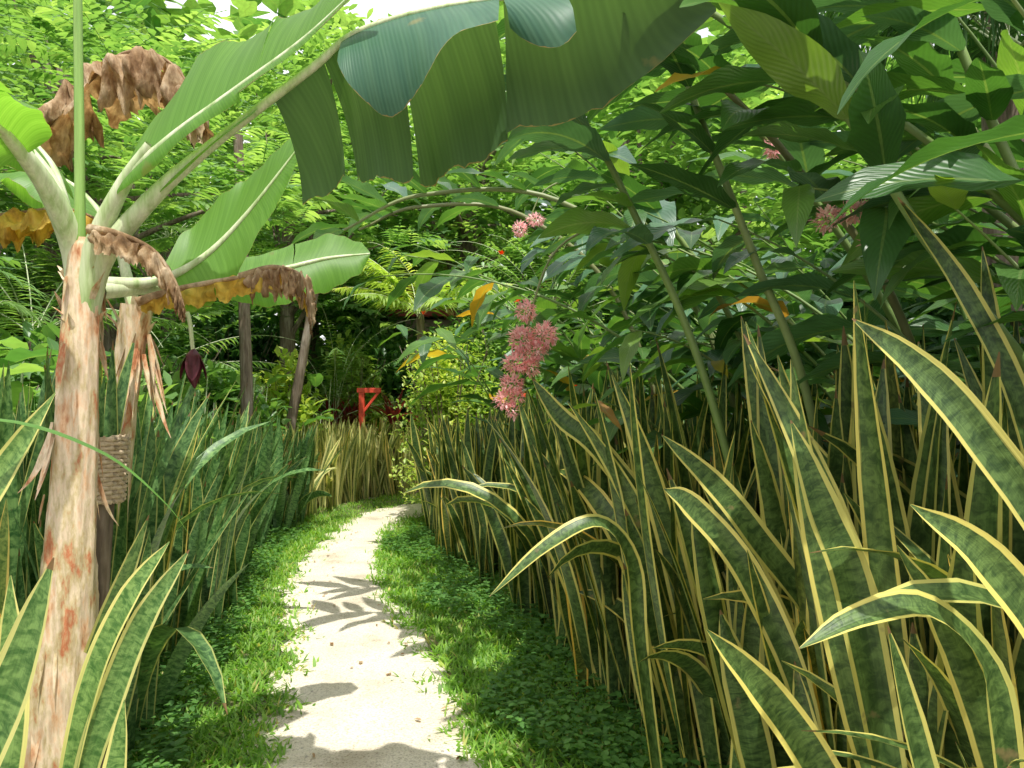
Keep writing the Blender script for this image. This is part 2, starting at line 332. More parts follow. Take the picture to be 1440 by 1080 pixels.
# ---------------------------------------------------------------- snake plants
def snake_bed(name,pts,Hf,mat,leaves=(5,9),hw=(.022,.036),lean=(.03,.42),rows=12,cols=5,bias=None,spread=.06,facing=None,bendp=.06):
    b=Buf();n=len(pts);k=rng.integers(leaves[0],leaves[1],n);P=np.repeat(pts,k,0);n=len(P)
    P=P+rng.normal(0,spread,(n,3))*[1,1,0];P[:,2]=-.02
    H=Hf(P)*rng.uniform(.5,1.12,n)
    phi=U(0,6.28,n)
    if bias is not None:
        kk=rng.random(n)<.5;phi=np.where(kk,bias+rng.normal(0,.8,n),phi)
    th=rng.uniform(lean[0],lean[1],n)*rng.random(n)**.6
    cv=rng.normal(.06,.22,n);bend=rng.random(n)<bendp;cv=np.where(bend,rng.uniform(.8,2.1,n),cv)
    tw0=0
    if facing is not None:   # leaf blades turn their faces to the open, lit side of the bed
        tw0=np.where(rng.random(n)<.75,phi-facing+rng.normal(0,.65,n),rng.uniform(0,6.28,n))
        tw0=np.where(bend,0,tw0)
    strips(b,P,phi,th,cv,H,rng.uniform(hw[0],hw[1],n),rows,cols,'snake',.25,rng.normal(0,.7,n),1.8,rng.normal(0,.3,n),tw0=tw0)
    return b.build(name,[mat])
def bedpts(ymin,ymax,edge,width,n,sgn,density_pow=1.6):
    y=rng.uniform(ymin,ymax,n);x=edge(y)+sgn*(.05+width*rng.random(n)**density_pow)
    return np.stack([x,y,0*x],-1)
near=lambda P: np.interp(P[:,1],[0,2,4,6,10],[1.68,1.66,1.55,1.38,1.18])
a_=-math.pi/2
snake_bed('snake_plant_hedge',bedpts(1.7,4.5,exr,1.7,135,1),near,M_snake,(5,8),(.038,.058),(.03,.42),bias=math.pi*1.2,rows=16,facing=a_-.5,bendp=.08)
snake_bed('snake_plant_hedge',bedpts(4.5,10,exr,1.7,200,1),near,M_snake,(5,8),(.042,.060),(.03,.36),bias=math.pi*1.1,facing=a_-.6,bendp=.04)
snake_bed('snake_plant_hedge',bedpts(.8,1.9,lambda y:exr(y)+.12,1.0,30,1),lambda P:near(P)*1.05,M_snake,(4,7),(.030,.044),bias=math.pi*1.2,rows=20,facing=a_-.4)
snake_bed('snake_plant_hedge',bedpts(1.7,3.3,lambda y:exr(y)+.05,.55,26,1),lambda P:0*P[:,0]+1.25,M_snake,(3,6),(.036,.052),(.05,.5),bias=math.pi*1.15,rows=20,facing=a_-.3,bendp=.15)
snake_bed('snake_plant_hedge',bedpts(3.2,9.6,exl,1.7,210,-1),lambda P:np.interp(P[:,1],[2,4,6,10],[1.66,1.56,1.36,1.12]),M_snakeG,(5,8),(.036,.056),(.05,.5),bias=0,facing=a_+.6)
snake_bed('snake_plant_hedge',bedpts(2.75,3.6,lambda y:exl(y)-.03,.9,30,-1),lambda P:0*P[:,0]+1.62,M_snakeG,(5,8),(.034,.048),(.02,.3),bias=a_+.7,facing=a_+.5)
snake_bed('snake_plant_hedge',bedpts(1.6,2.6,lambda y:exl(y)+.06,.7,26,-1),lambda P:0*P[:,0]+1.15,M_snakeL,(4,7),(.03,.044),(.03,.45),bias=-.8,rows=20,facing=a_+.4)
yy=U(12.0,14,220);xx=U(-3.2,3,220);pf=np.stack([xx,yy,0*xx],-1)
k=U(0,1,110);pf2=np.stack([np.interp(k,[0,.5,1],[-2.65,-2.4,-1.9])-U(0,.8,110),np.interp(k,[0,.5,1],[9.3,10.8,12.2])+U(0,.4,110),0*k],-1)
snake_bed('snake_plant_hedge',np.vstack([pf,pf2]),lambda P:0*P[:,0]+1.15,M_snakeY,(6,9),(.034,.05),(.03,.5),rows=9,cols=3,bias=a_,facing=a_)

def path_leaf(buf,pts,hw,face=(0,-1,.2),prof='snake',rows=26,cols=7,fold=.3,mat=0,tw=0):
    M=catmull(pts,rows);T=norm(np.gradient(M,axis=0));F=np.array(face,float)
    S=norm(np.cross(T,F));Nn=norm(np.cross(S,T))
    t=np.linspace(0,1,rows);a=(tw*t)[:,None];S,Nn=S*np.cos(a)+Nn*np.sin(a),Nn*np.cos(a)-S*np.sin(a)
    w=hw*np.interp(t,*PROF[prof]);u=np.linspace(-1,1,cols)
    V=M[:,None]+S[:,None]*(w[:,None]*u)[...,None]+Nn[:,None]*(w[:,None]*np.abs(u)**1.4*fold)[...,None]
    UV=np.zeros((1,rows,cols,2));UV[...,0]=(u+1)/2;UV[...,1]=t[:,None]
    buf.grid(V[None],UV,np.array([rng.uniform(.2,.85)]),mat)
b=Buf()
path_leaf(b,[(1.0,1.6,0),(.95,1.5,.5),(.93,1.5,.82),(.89,1.5,1.0),(.76,1.46,1.115),(.62,1.43,1.105),(.505,1.4,1.06)],.036,(0,-.6,.8))
path_leaf(b,[(.55,2.95,0),(.46,2.85,.6),(.42,2.8,.92),(.30,2.75,1.07),(.12,2.7,1.0),(-.075,2.65,.84)],.038,(0,-.5,.8))
path_leaf(b,[(1.15,1.5,0),(1.08,1.4,.8),(.93,1.33,1.2),(.766,1.3,1.43),(.66,1.3,1.55),(.555,1.3,1.63)],.038,(-.2,-1,.4))
path_leaf(b,[(.95,1.7,0),(.74,1.6,.5),(.614,1.6,.757),(.50,1.58,.92),(.379,1.55,1.05)],.042)
path_leaf(b,[(.98,1.85,0),(.86,1.8,.6),(.77,1.8,1.06),(.70,1.8,1.25),(.63,1.8,1.45)],.048)
path_leaf(b,[(1.2,2.5,0),(1.0,2.45,.7),(.73,2.4,1.09),(.6,2.4,1.25),(.45,2.4,1.39)],.042)
path_leaf(b,[(1.0,3.3,0),(.7,3.25,.8),(.37,3.2,1.27),(.2,3.2,1.42),(.08,3.2,1.58)],.046)
path_leaf(b,[(1.35,1.95,0),(1.3,1.9,1.0),(1.22,1.9,1.45),(1.08,1.9,1.75),(.92,1.9,1.98)],.034)
path_leaf(b,[(1.3,2.2,0),(1.25,2.1,1.0),(1.27,2.1,1.5),(1.24,2.1,1.9)],.04)
path_leaf(b,[(1.1,1.3,0),(1.0,1.25,.6),(.85,1.2,1.05),(.72,1.2,1.25),(.6,1.2,1.34)],.038,(-.3,-1,.5))
path_leaf(b,[(.9,2.3,0),(.82,2.2,.6),(.66,2.2,1.0),(.50,2.2,1.2),(.42,2.2,1.25)],.040,(-.3,-1,.4))
path_leaf(b,[(.9,1.5,0),(.82,1.4,.5),(.72,1.4,.85),(.66,1.4,1.1)],.036,(.5,-1,.2))
b.build('snake_plant',[M_snake])
b=Buf()
path_leaf(b,[(-.98,1.25,0),(-.92,1.22,.5),(-.84,1.2,.85),(-.755,1.2,1.06),(-.69,1.2,1.26)],.042)
path_leaf(b,[(-1.15,2.05,0),(-1.08,2,.5),(-1.0,2,.76),(-.92,2,.95),(-.81,2,1.12)],.036,(.2,-1,.4))
path_leaf(b,[(-1.2,2.0,0),(-1.12,2,.5),(-1.05,2,.8),(-.96,2,1.0),(-.86,2,1.14)],.036,(-.3,-1,.2))
path_leaf(b,[(-1.3,1.6,0),(-1.2,1.5,.7),(-1.08,1.5,1.15),(-.97,1.5,1.34),(-.86,1.5,1.51)],.036)
path_leaf(b,[(-1.05,1.9,0),(-1.0,1.85,.3),(-.93,1.85,.58),(-.9,1.85,.8)],.034)
path_leaf(b,[(-1.15,1.7,0),(-1.05,1.6,.4),(-.93,1.6,.62),(-.80,1.6,.72)],.03,(0,-.6,.8))
path_leaf(b,[(-1.05,1.35,0),(-.95,1.35,.5),(-.86,1.35,.9),(-.85,1.35,1.2)],.034,(.8,-1,.1))
b.build('snake_plant',[M_snakeL])
b=Buf()
path_leaf(b,[(-1.15,1.4,1.42),(-.95,1.45,1.46),(-.78,1.5,1.40),(-.68,1.55,1.30),(-.63,1.6,1.20)],.008,(0,-.3,1),'grass',24,3,.3)
b.build('arching_grass_blade',[M_clover])

# ---------------------------------------------------------------- banana plant
def banana_leaf(pts,name,W,sides,mats,parent,rows=90,wprof=([0,.05,.25,.6,.9,1],[.1,.6,1,1,.6,.05]),t0=.25,rib=.012,ribmat=None,wrk=0.0):
    M=catmull(pts,rows);T=norm(np.gradient(M,axis=0));Zv=np.array([0,0,1.])
    S=norm(np.cross(T,Zv));t=np.linspace(0,1,rows)
    b=Buf();cols=12;sv=np.linspace(0,1,cols)
    for sd in sides:
        sg=sd['s'];a,bn=sd.get('range',(t0,1));cuts=[a]+sorted(sd.get('cuts',[]))+[bn]
        for c0,c1 in zip(cuts[:-1],cuts[1:]):
            tt=np.linspace(c0,c1,max(8,int((c1-c0)*rows*1.3)))
            def ip(A): return np.stack([np.interp(tt,t,A[:,j]) for j in range(3)],-1)
            m_,s_,T_=ip(M),norm(ip(S)),norm(ip(T))
            tl=(tt-t0)/(1-t0);w=W*sd.get('w',1)*np.interp(tl,*wprof)*(1+.03*np.sin(tt*70+rng.random()*6)+rng.normal(0,sd.get('rag',.006),len(tt)))
            if 'lobe' in sd: w=w*(1-sd['lobe']*np.abs(2*(tt-c0)/(c1-c0)-1)**2.5)
            if 'slant' in sd: w=w*(1+sd['slant']*(2*(tt-c0)/(c1-c0)-1))
            d0=sd['d0']+rng.normal(0,sd.get('jit',.08));d1=sd['d1']+rng.normal(0,sd.get('jit',.08)*2)
            sw=sd.get('sweep',.15)+rng.normal(0,.06)
            ds=1/(cols-1);P=np.zeros((len(tt),cols,3));cur=m_.copy();P[:,0]=cur
            ph=rng.random()*6;amp=sd.get('und',.16)
            for j in range(1,cols):
                s=sv[j];dl=d0+d1*s**1.2+amp*np.sin(tt*22+ph)*s+wrk*np.sin(tt*61+ph*3+s*7)+wrk*.8*np.sin(tt*23-s*11+ph)
                dirv=s_*sg*np.cos(dl)[:,None]-Zv*np.sin(dl)[:,None]+T_*(sw*(1 if s<.6 else .5))
                cur=cur+dirv*(w*ds)[:,None];P[:,j]=cur
            if wrk: P+=rng.normal(0,W*.02*min(1,wrk),P.shape)*sv[None,:,None]
            UV=np.zeros((1,len(tt),cols,2));UV[...,0]=.5+.5*sg*sv;UV[...,1]=tt[:,None]
            b.grid(P[None],UV,np.array([rng.random()]),sd.get('mat',0))
    tube(b,pts,[rib*2.4,rib*1.5,rib,rib*.7,rib*.25],50,8,mat=len(mats))
    return b.build(name,mats+[ribmat or M_petiole],parent)
ban=bpy.data.objects.new('banana_plant',None);scene.collection.objects.link(ban)
b=Buf()
nr=110;tt=np.linspace(0,1,nr);ctr=catmull([(-1.46,2.5,-.05),(-1.43,2.5,.5),(-1.395,2.5,.9),(-1.37,2.5,1.35),(-1.345,2.5,1.9),(-1.34,2.5,2.0)],nr)
ns=48;a=np.linspace(0,2*np.pi,ns+1)
rad=np.interp(tt,[0,.3,.6,.9,1],[.10,.084,.070,.054,.048])
steps=np.zeros((nr,ns+1))
for k in range(9):
    a0=rng.random()*6.28;h0=rng.uniform(.1,.95);edge=h0+.12*np.sin(a*1+a0)+.03*np.sin(a*5+a0)+.012*np.sin(a*17)
    steps+=.004*(tt[:,None]<edge[None])*(np.cos(a-a0)>-.3)[None]
rr=rad[:,None]*(1+.03*np.sin(a*3+tt[:,None]*4)+.012*np.sin(a*9+tt[:,None]*3))+steps-.012
rr[:,-1]=rr[:,0]
V=ctr[:,None]+np.stack([np.cos(a)*rr,np.sin(a)*rr,rng.normal(0,.0005,rr.shape)],-1)
UV=np.zeros((1,nr,ns+1,2));b.grid(V[None],UV,np.array([.5]));
b.build('trunk',[M_btrunk],ban)
b=Buf();n=36;h=U(.25,1.9,n);ang=U(0,6.28,n);r=np.interp(h,[0,1.9],[.092,.056])
c0=np.stack([np.interp(h,[0,1.9],[-1.455,-1.345]),0*h+2.5,h],-1)
P=c0+np.stack([np.cos(ang)*r,np.sin(ang)*r,0*h],-1)
strips(b,P,ang,U(2.85,3.1,n),rng.normal(-.15,.25,n),U(.05,.24,n),U(.006,.016,n),10,3,'grass',.4,rng.normal(0,.9,n),1.5)
n=16;ang=U(0,6.28,n);P=np.stack([-1.345+.05*np.cos(ang),2.5+.05*np.sin(ang),U(1.7,1.9,n)],-1)
strips(b,P,ang,U(.1,.5,n),U(0,.8,n),U(.04,.14,n),U(.008,.018,n),8,3,'grass',.5,rng.normal(0,.6,n))
b.build('peeling_sheath',[M_btrunk],ban)
b=Buf();tube(b,[(-1.344,2.48,1.9),(-1.347,2.48,2.3),(-1.352,2.48,2.75),(-1.352,2.48,3.25)],[.017,.015,.013,.006],30,10);b.build('rolled_leaf',[M_newleaf],ban)
b=Buf()
tube(b,[(-1.35,2.5,1.78),(-1.375,2.5,1.97),(-1.385,2.37,2.13),(-1.414,2.22,2.246)],[.044,.040,.030,.02],24,12)
tube(b,[(-1.34,2.5,1.78),(-1.295,2.48,1.98),(-1.20,2.45,2.15),(-1.1,2.42,2.27)],[.044,.034,.024,.016],24,12)
tube(b,[(-1.34,2.5,1.76),(-1.272,2.49,1.95),(-1.083,2.45,2.14),(-.9,2.42,2.28)],[.040,.034,.025,.016],24,12)
tube(b,[(-1.35,2.55,1.76),(-1.42,2.6,1.98),(-1.50,2.6,2.2),(-1.62,2.6,2.36)],[.040,.030,.022,.016],24,12)
b.build('petiole_bases',[M_petiole],ban)
A=[(-1.295,2.48,1.98),(-1.20,2.45,2.15),(-1.03,2.40,2.28),(-.80,2.32,2.40),(-.58,2.25,2.52),(-.36,2.15,2.66)]
banana_leaf(A,'leaf_lit',.34,[dict(s=-1,d0=-1.3,d1=.45,cuts=[.66],und=.14,jit=.02,sweep=-.1),dict(s=1,d0=.5,d1=1.0,w=.3,cuts=[.62])],[M_ban],ban,t0=.2,
   wprof=([0,.06,.2,.5,.8,1],[.45,.8,1,.8,.5,.05]))
Bp=[(-1.272,2.48,1.95),(-1.083,2.45,2.14),(-.857,2.4,2.30),(-.575,2.3,2.455),(-.448,2.28,2.545),(-.221,2.25,2.60),(.0786,2.2,2.612),(.557,2.15,2.60)]
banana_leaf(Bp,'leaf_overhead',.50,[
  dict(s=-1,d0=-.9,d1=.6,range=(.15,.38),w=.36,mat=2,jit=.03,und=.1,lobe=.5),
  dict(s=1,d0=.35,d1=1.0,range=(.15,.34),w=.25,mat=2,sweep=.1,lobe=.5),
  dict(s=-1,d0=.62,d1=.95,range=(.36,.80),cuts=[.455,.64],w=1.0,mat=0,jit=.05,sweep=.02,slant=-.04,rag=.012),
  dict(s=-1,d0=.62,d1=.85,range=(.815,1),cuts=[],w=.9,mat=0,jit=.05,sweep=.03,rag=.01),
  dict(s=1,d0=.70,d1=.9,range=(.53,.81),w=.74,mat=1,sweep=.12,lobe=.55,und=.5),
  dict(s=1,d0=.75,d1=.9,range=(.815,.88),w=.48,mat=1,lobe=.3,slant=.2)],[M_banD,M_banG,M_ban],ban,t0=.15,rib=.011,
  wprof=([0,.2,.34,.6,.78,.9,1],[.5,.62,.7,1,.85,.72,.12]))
banana_leaf([(-1.372,2.5,1.969),(-1.385,2.35,2.13),(-1.414,2.2,2.246),(-1.5,2.0,2.29),(-1.7,1.7,2.2)],'leaf_left',.22,
  [dict(s=1,d0=.2,d1=1.2,cuts=[.7]),dict(s=-1,d0=-.4,d1=.9,cuts=[.6])],[M_ban],ban,t0=.38)
banana_leaf([(-1.35,2.55,1.85),(-1.46,2.62,2.1),(-1.55,2.65,2.3),(-1.75,2.65,2.45),(-2.1,2.6,2.5)],'leaf_back_left',.22,
  [dict(s=1,d0=.2,d1=1.2,cuts=[.6,.75]),dict(s=-1,d0=-.3,d1=.9)],[M_ban],ban,t0=.4)
banana_leaf([(-1.37,2.6,1.87),(-1.22,2.72,1.90),(-1.08,2.78,1.99),(-.93,2.8,2.15),(-.72,2.8,2.42)],'leaf_lower',.22,
  [dict(s=-1,d0=-1.2,d1=.15,jit=.03,und=.12,sweep=.2),dict(s=1,d0=1.15,d1=.2,jit=.03,und=.12,sweep=.35)],[M_ban],ban,t0=.28,
   wprof=([0,.08,.3,.6,.85,1],[.2,.7,1,.95,.55,.04]))
banana_leaf([(-1.34,2.6,1.85),(-1.15,2.9,1.92),(-.95,3.1,1.99),(-.75,3.2,2.06),(-.58,3.25,2.09)],'leaf_low_back',.15,
  [dict(s=-1,d0=-.9,d1=.4,cuts=[.6]),dict(s=1,d0=1.0,d1=.5,cuts=[.5])],[M_ban],ban,t0=.3)
for nm,pts,W,mt in [('dry_leaf_top',[(-1.76,2.9,2.42),(-1.6,2.9,2.60),(-1.40,2.9,2.76),(-1.22,2.88,2.70),(-1.10,2.85,2.50)],.27,M_dry),
    ('dry_leaf_hanging',[(-1.30,2.45,2.02),(-1.20,2.43,2.0),(-1.094,2.43,1.95),(-1.03,2.43,1.86),(-1.0,2.43,1.78)],.11,M_dry),
    ('dry_leaf_yellow',[(-1.25,2.65,1.82),(-1.133,2.7,1.87),(-.916,2.7,1.91),(-.747,2.7,1.92),(-.687,2.7,1.80)],.09,M_dryY),
    ('dry_leaf_tip',[(-.92,2.7,1.91),(-.80,2.68,1.94),(-.70,2.68,1.90),(-.675,2.68,1.75)],.14,M_dry),
    ('dry_leaf_left',[(-1.9,2.7,2.13),(-1.735,2.7,2.12),(-1.5,2.7,2.14),(-1.28,2.65,2.04)],.14,M_dryY)]:
    banana_leaf(pts,nm,W,[dict(s=-1,d0=.3,d1=1.3,range=(.02,1),cuts=[.3,.6],jit=.35,rag=.06),dict(s=1,d0=.6,d1=1.5,range=(.02,1),cuts=[.4,.7],jit=.35,rag=.06)],[mt],ban,t0=0,rib=.007,ribmat=M_dry,wrk=.55,
      wprof=([0,.1,.5,.85,1],[.3,.8,1,.8,.35]))
ban2=bpy.data.objects.new('banana_plant',None);scene.collection.objects.link(ban2)
b=Buf();tube(b,[(-1.66,3.1,-.05),(-1.59,3.1,.8),(-1.51,3.1,1.5),(-1.46,3.1,1.86)],[.08,.07,.05,.06],40,20,bump=.02)
n=16;ang=U(0,6.28,n);P=np.stack([-1.46+.045*np.cos(ang),3.1+.045*np.sin(ang),U(1.7,1.85,n)],-1)
strips(b,P,ang,U(.0,.5,n),U(-.2,.8,n),U(.06,.18,n),U(.012,.022,n),8,3,'grass',.5,rng.normal(0,.6,n))
P[:,2]-=.1;strips(b,P,ang,U(2.8,3.1,n),U(-.3,.1,n),U(.12,.3,n),U(.01,.018,n),8,3,'grass',.5,rng.normal(0,.6,n))
b.build('stem',[M_btrunk],ban2)
b=Buf();tube(b,[(-1.46,3.1,1.8),(-1.38,3.15,1.90),(-1.30,3.18,1.85),(-1.28,3.2,1.68)],[.015,.012,.009,.008],20,8,mat=1)
tube(b,[(-1.28,3.2,1.70),(-1.28,3.2,1.66),(-1.28,3.2,1.6),(-1.275,3.2,1.54)],[.006,.030,.036,.026,.003],20,14,mat=0)
strips(b,np.array([[-1.28,3.2,1.69]]*4),np.array([0.3,1.9,3.4,5.]),2.6,.4,.13,.028,10,5,'oval',.4)
b.build('flower_bud',[M_bud,M_petiole],ban2)
banana_leaf([(-1.46,3.1,1.8),(-1.6,3.2,2.15),(-1.85,3.3,2.4),(-2.2,3.4,2.45)],'leaf',.22,[dict(s=1,d0=.3,d1=1,cuts=[.5,.7]),dict(s=-1,d0=-.2,d1=1)],[M_ban],ban2,t0=.25)

bk=bpy.data.objects.new('wicker_basket',None);scene.collection.objects.link(bk)
b=Buf();ctr=np.array([-1.46,2.82,0])
for k in range(15):
    z=1.14+k*.0155;r=.075+.0012*k;a=np.linspace(0,2*np.pi,61)
    pts=np.stack([ctr[0]+np.cos(a)*(r+.004*np.cos(a*10+(k%2)*np.pi)),ctr[1]+np.sin(a)*(r+.004*np.cos(a*10+(k%2)*np.pi)),z+0*a],-1)
    tube(b,pts,[.0085,.0085],sides=6,raw=True)
for a in np.linspace(0,6.28,21)[:-1]:
    tube(b,[(ctr[0]+.075*math.cos(a),ctr[1]+.075*math.sin(a),1.13),(ctr[0]+.093*math.cos(a),ctr[1]+.093*math.sin(a),1.37)],[.004,.004],4,5)
b.build('weave',[M_wicker],bk)
b=Buf();tube(b,[(-1.46,2.82,0),(-1.46,2.82,.6),(-1.46,2.82,1.15)],[.02,.018,.05],10,10);b.build('stake',[M_bark],bk)

# ---------------------------------------------------------------- ginger clumps
def ginger(name,bases,phi,th0,curv,L,leafL=(.42,.66),nl=11,start=.42,caneR=.012):
    b=Buf();n=len(bases)
    rows=24;t=np.linspace(0,1,rows)
    th=th0[:,None]+curv[:,None]*t**1.5
    D=np.stack([np.sin(th)*np.cos(phi)[:,None],np.sin(th)*np.sin(phi)[:,None],np.cos(th)],-1)
    pos=bases[:,None]+np.concatenate([np.zeros((n,1,3)),np.cumsum(D[:,:-1],1)],1)*(L/(rows-1))[:,None,None]
    for i in range(n):
        tube(b,pos[i],[caneR,caneR*.9,caneR*.6,caneR*.25],sides=6,raw=True,mat=2)
        ts=np.linspace(start,1,nl)+rng.normal(0,.01,nl);ts=np.clip(ts,0,1)
        p=np.stack([np.interp(ts,t,pos[i,:,j]) for j in range(3)],-1)
        d=norm(np.stack([np.interp(ts,t,D[i,:,j]) for j in range(3)],-1))
        sd=np.where(np.arange(nl)%2==0,1,-1)
        pl=phi[i]+sd*rng.uniform(.4,1.1,nl)
        tht=np.arccos(np.clip(d[:,2],-1,1))
        tl=np.clip(tht+rng.uniform(.15,.6,nl),.3,1.9)
        ll=rng.uniform(*leafL,nl)*np.interp(ts,[start,.7,1],[.8,1.1,.7])
        mm=np.full(nl,1 if rng.random()<.25 else 0);mm[rng.random(nl)<.025]=3
        strips(b,p,pl,tl,rng.uniform(.3,1.3,nl),ll,ll*rng.uniform(.115,.165,nl),12,5,'lance',.22,rng.normal(0,.6,nl),1.2,rng.normal(0,.3,nl),mat=mm,wav=.16)
    return b.build(name,[M_ginger,M_gingerB,M_cane,M_deadleaf])
def gclump(name,n,xr,yr,az=math.pi,azs=.6,Lr=(2.3,3.4),**k):
    bs=np.stack([U(*xr,n),U(*yr,n),0*U(0,1,n)],-1)
    ginger(name,bs,az+rng.normal(0,azs,n),U(.05,.35,n),U(.7,1.4,n),U(*Lr,n),**k)
gclump('ginger_clump',12,(1.9,2.8),(2.2,3.6),az=math.pi*.97,azs=.5)
gclump('ginger_clump',14,(1.5,2.8),(3.8,5.2),az=math.pi,azs=.5,Lr=(2.7,3.8))
gclump('ginger_clump',16,(.9,2.4),(5.2,7.0),az=math.pi,azs=.5,Lr=(2.8,3.9))
gclump('ginger_clump',14,(.3,2.2),(7.2,9.2),az=math.pi,azs=.6,Lr=(2.4,3.4))
gclump('ginger_clump',14,(2.6,4.5),(3,8),az=math.pi,azs=1.2,Lr=(2.4,3.8))
gclump('ginger_clump',8,(2.4,3.4),(1.5,3),az=math.pi*.9,azs=.5,Lr=(2.6,3.4),leafL=(.4,.6))
gclump('ginger_clump',20,(1.2,3.2),(3.0,7),az=math.pi,azs=.8,Lr=(1.7,2.3),leafL=(.35,.55))
specs=[([1.15,3.1,0],[.75,3.0,1.5],[.42,2.95,2.25],[.18,2.9,2.65]),([1.9,2.9,0],[1.4,2.8,1.7],[.95,2.7,2.3],[.55,2.6,2.65]),
       ([1.8,2.2,0],[1.5,2.1,1.3],[1.07,2.1,1.95],[.80,2.1,2.4],[.66,2.1,2.75]),([2.3,2.4,0],[1.9,2.3,1.4],[1.4,2.2,2.0],[.6,2.2,2.6]),
       ([2.4,2.6,0],[1.75,2.5,1.8],[1.35,2.5,2.5],[1.2,2.5,3.0]),([1.5,4.0,0],[1.2,3.9,1.6],[.5,3.8,2.6],[-.2,3.8,2.9]),
       ([1.6,4.6,0],[1.1,4.5,1.9],[.3,4.5,2.6],[-.5,4.5,2.65],[-.95,4.5,2.45]),([1.4,5.6,0],[.8,5.4,2.0],[.1,5.3,2.7],[-.6,5.2,2.75],[-1.0,5.2,2.6]),
       ([2.6,2.6,0],[2.1,2.6,1.5],[1.67,2.6,2.03],[.77,2.6,2.68],[.4,2.6,2.9]),([2.2,2.3,0],[1.75,2.25,1.5],[1.4,2.2,2.1],[1.15,2.2,2.7],[1.05,2.2,3.1]),
       ([2.0,3.2,0],[1.7,3.2,1.4],[1.3,3.1,2.1],[.7,3.0,2.75],[.3,3.0,3.0]),([1.35,3.0,0],[1.1,2.9,1.4],[.85,2.8,2.0],[.62,2.8,2.6],[.5,2.8,3.0]),
       ([2.5,2.0,0],[2.0,2.0,1.5],[1.55,1.95,2.1],[1.1,1.9,2.5],[.7,1.9,2.7])]
b=Buf()
for s in specs:
    M=tube(b,s,[.017,.016,.014,.012,.007],40,8,mat=2)
    nl=10;ii=np.linspace(22,39,nl).astype(int);sd=np.where(np.arange(nl)%2==0,1,-1)
    ll=U(.38,.58,nl);strips(b,M[ii],math.pi+sd*U(.4,1.1,nl),U(.9,1.5,nl),U(.2,.9,nl),ll,ll*.14,14,5,'lance',.22,rng.normal(0,.5,nl),1.2,mat=(rng.random(nl)<.3).astype(int),wav=.16)
b.build('ginger_clump',[M_ginger,M_gingerB,M_cane])

def pinkflower(lobes,n,stem):
    b=Buf()
    for (c,r) in lobes:
        c=np.array(c);k=int(n*r[0]*r[2]*90)
        d=norm(rng.normal(0,1,(k,3)));P=c+d*np.array(r)*rng.uniform(.55,1.05,(k,1))
        dd=norm(d+rng.normal(0,.4,(k,3)));th=np.arccos(dd[:,2]);ph=np.arctan2(dd[:,1],dd[:,0])
        strips(b,P,ph,th,rng.normal(0,.5,k),U(.012,.030,k),U(.003,.006,k),4,3,'oval',.5)
    tube(b,stem,[.006,.005,.004],16,6,mat=1)
    b.build('pink_ginger_flower',[M_pink,M_cane])
pinkflower([((.06,3.4,1.87),(.035,.04,.04)),((.14,3.4,1.77),(.05,.05,.05)),((.04,3.4,1.75),(.05,.05,.05)),((.10,3.4,1.70),(.045,.05,.035)),((.02,3.4,1.65),(.055,.05,.035)),((.08,3.4,1.63),(.03,.04,.03)),((.0,3.4,1.56),(.045,.045,.035)),((-.04,3.4,1.49),(.03,.03,.03)),((.02,3.4,1.51),(.025,.03,.03)),((.0,3.4,1.45),(.02,.02,.03))],1700,[(.45,3.5,2.3),(.2,3.45,2.15),(.09,3.4,1.9),(.04,3.4,1.6)])
pinkflower([((1.03,2.4,2.06),(.04,.04,.025)),((.95,2.4,2.04),(.03,.04,.03)),((1.09,2.38,2.02),(.025,.03,.03)),((1.08,2.38,1.96),(.025,.03,.03))],1500,[(1.4,2.5,2.4),(1.15,2.45,2.3),(1.03,2.4,2.08)])
pinkflower([((.98,3.0,2.45),(.02,.02,.05))],1500,[(1.1,3,2.7),(1.0,3,2.6),(.98,3,2.45)])
pinkflower([((1.5,2.8,2.45),(.03,.03,.03))],1500,[(1.6,2.8,2.6),(1.52,2.8,2.55),(1.5,2.8,2.45)])
pinkflower([((.15,5,2.62),(.05,.05,.03)),((.05,5,2.56),(.04,.04,.04))],1300,[(.4,5,2.9),(.2,5,2.8),(.1,5,2.6)])

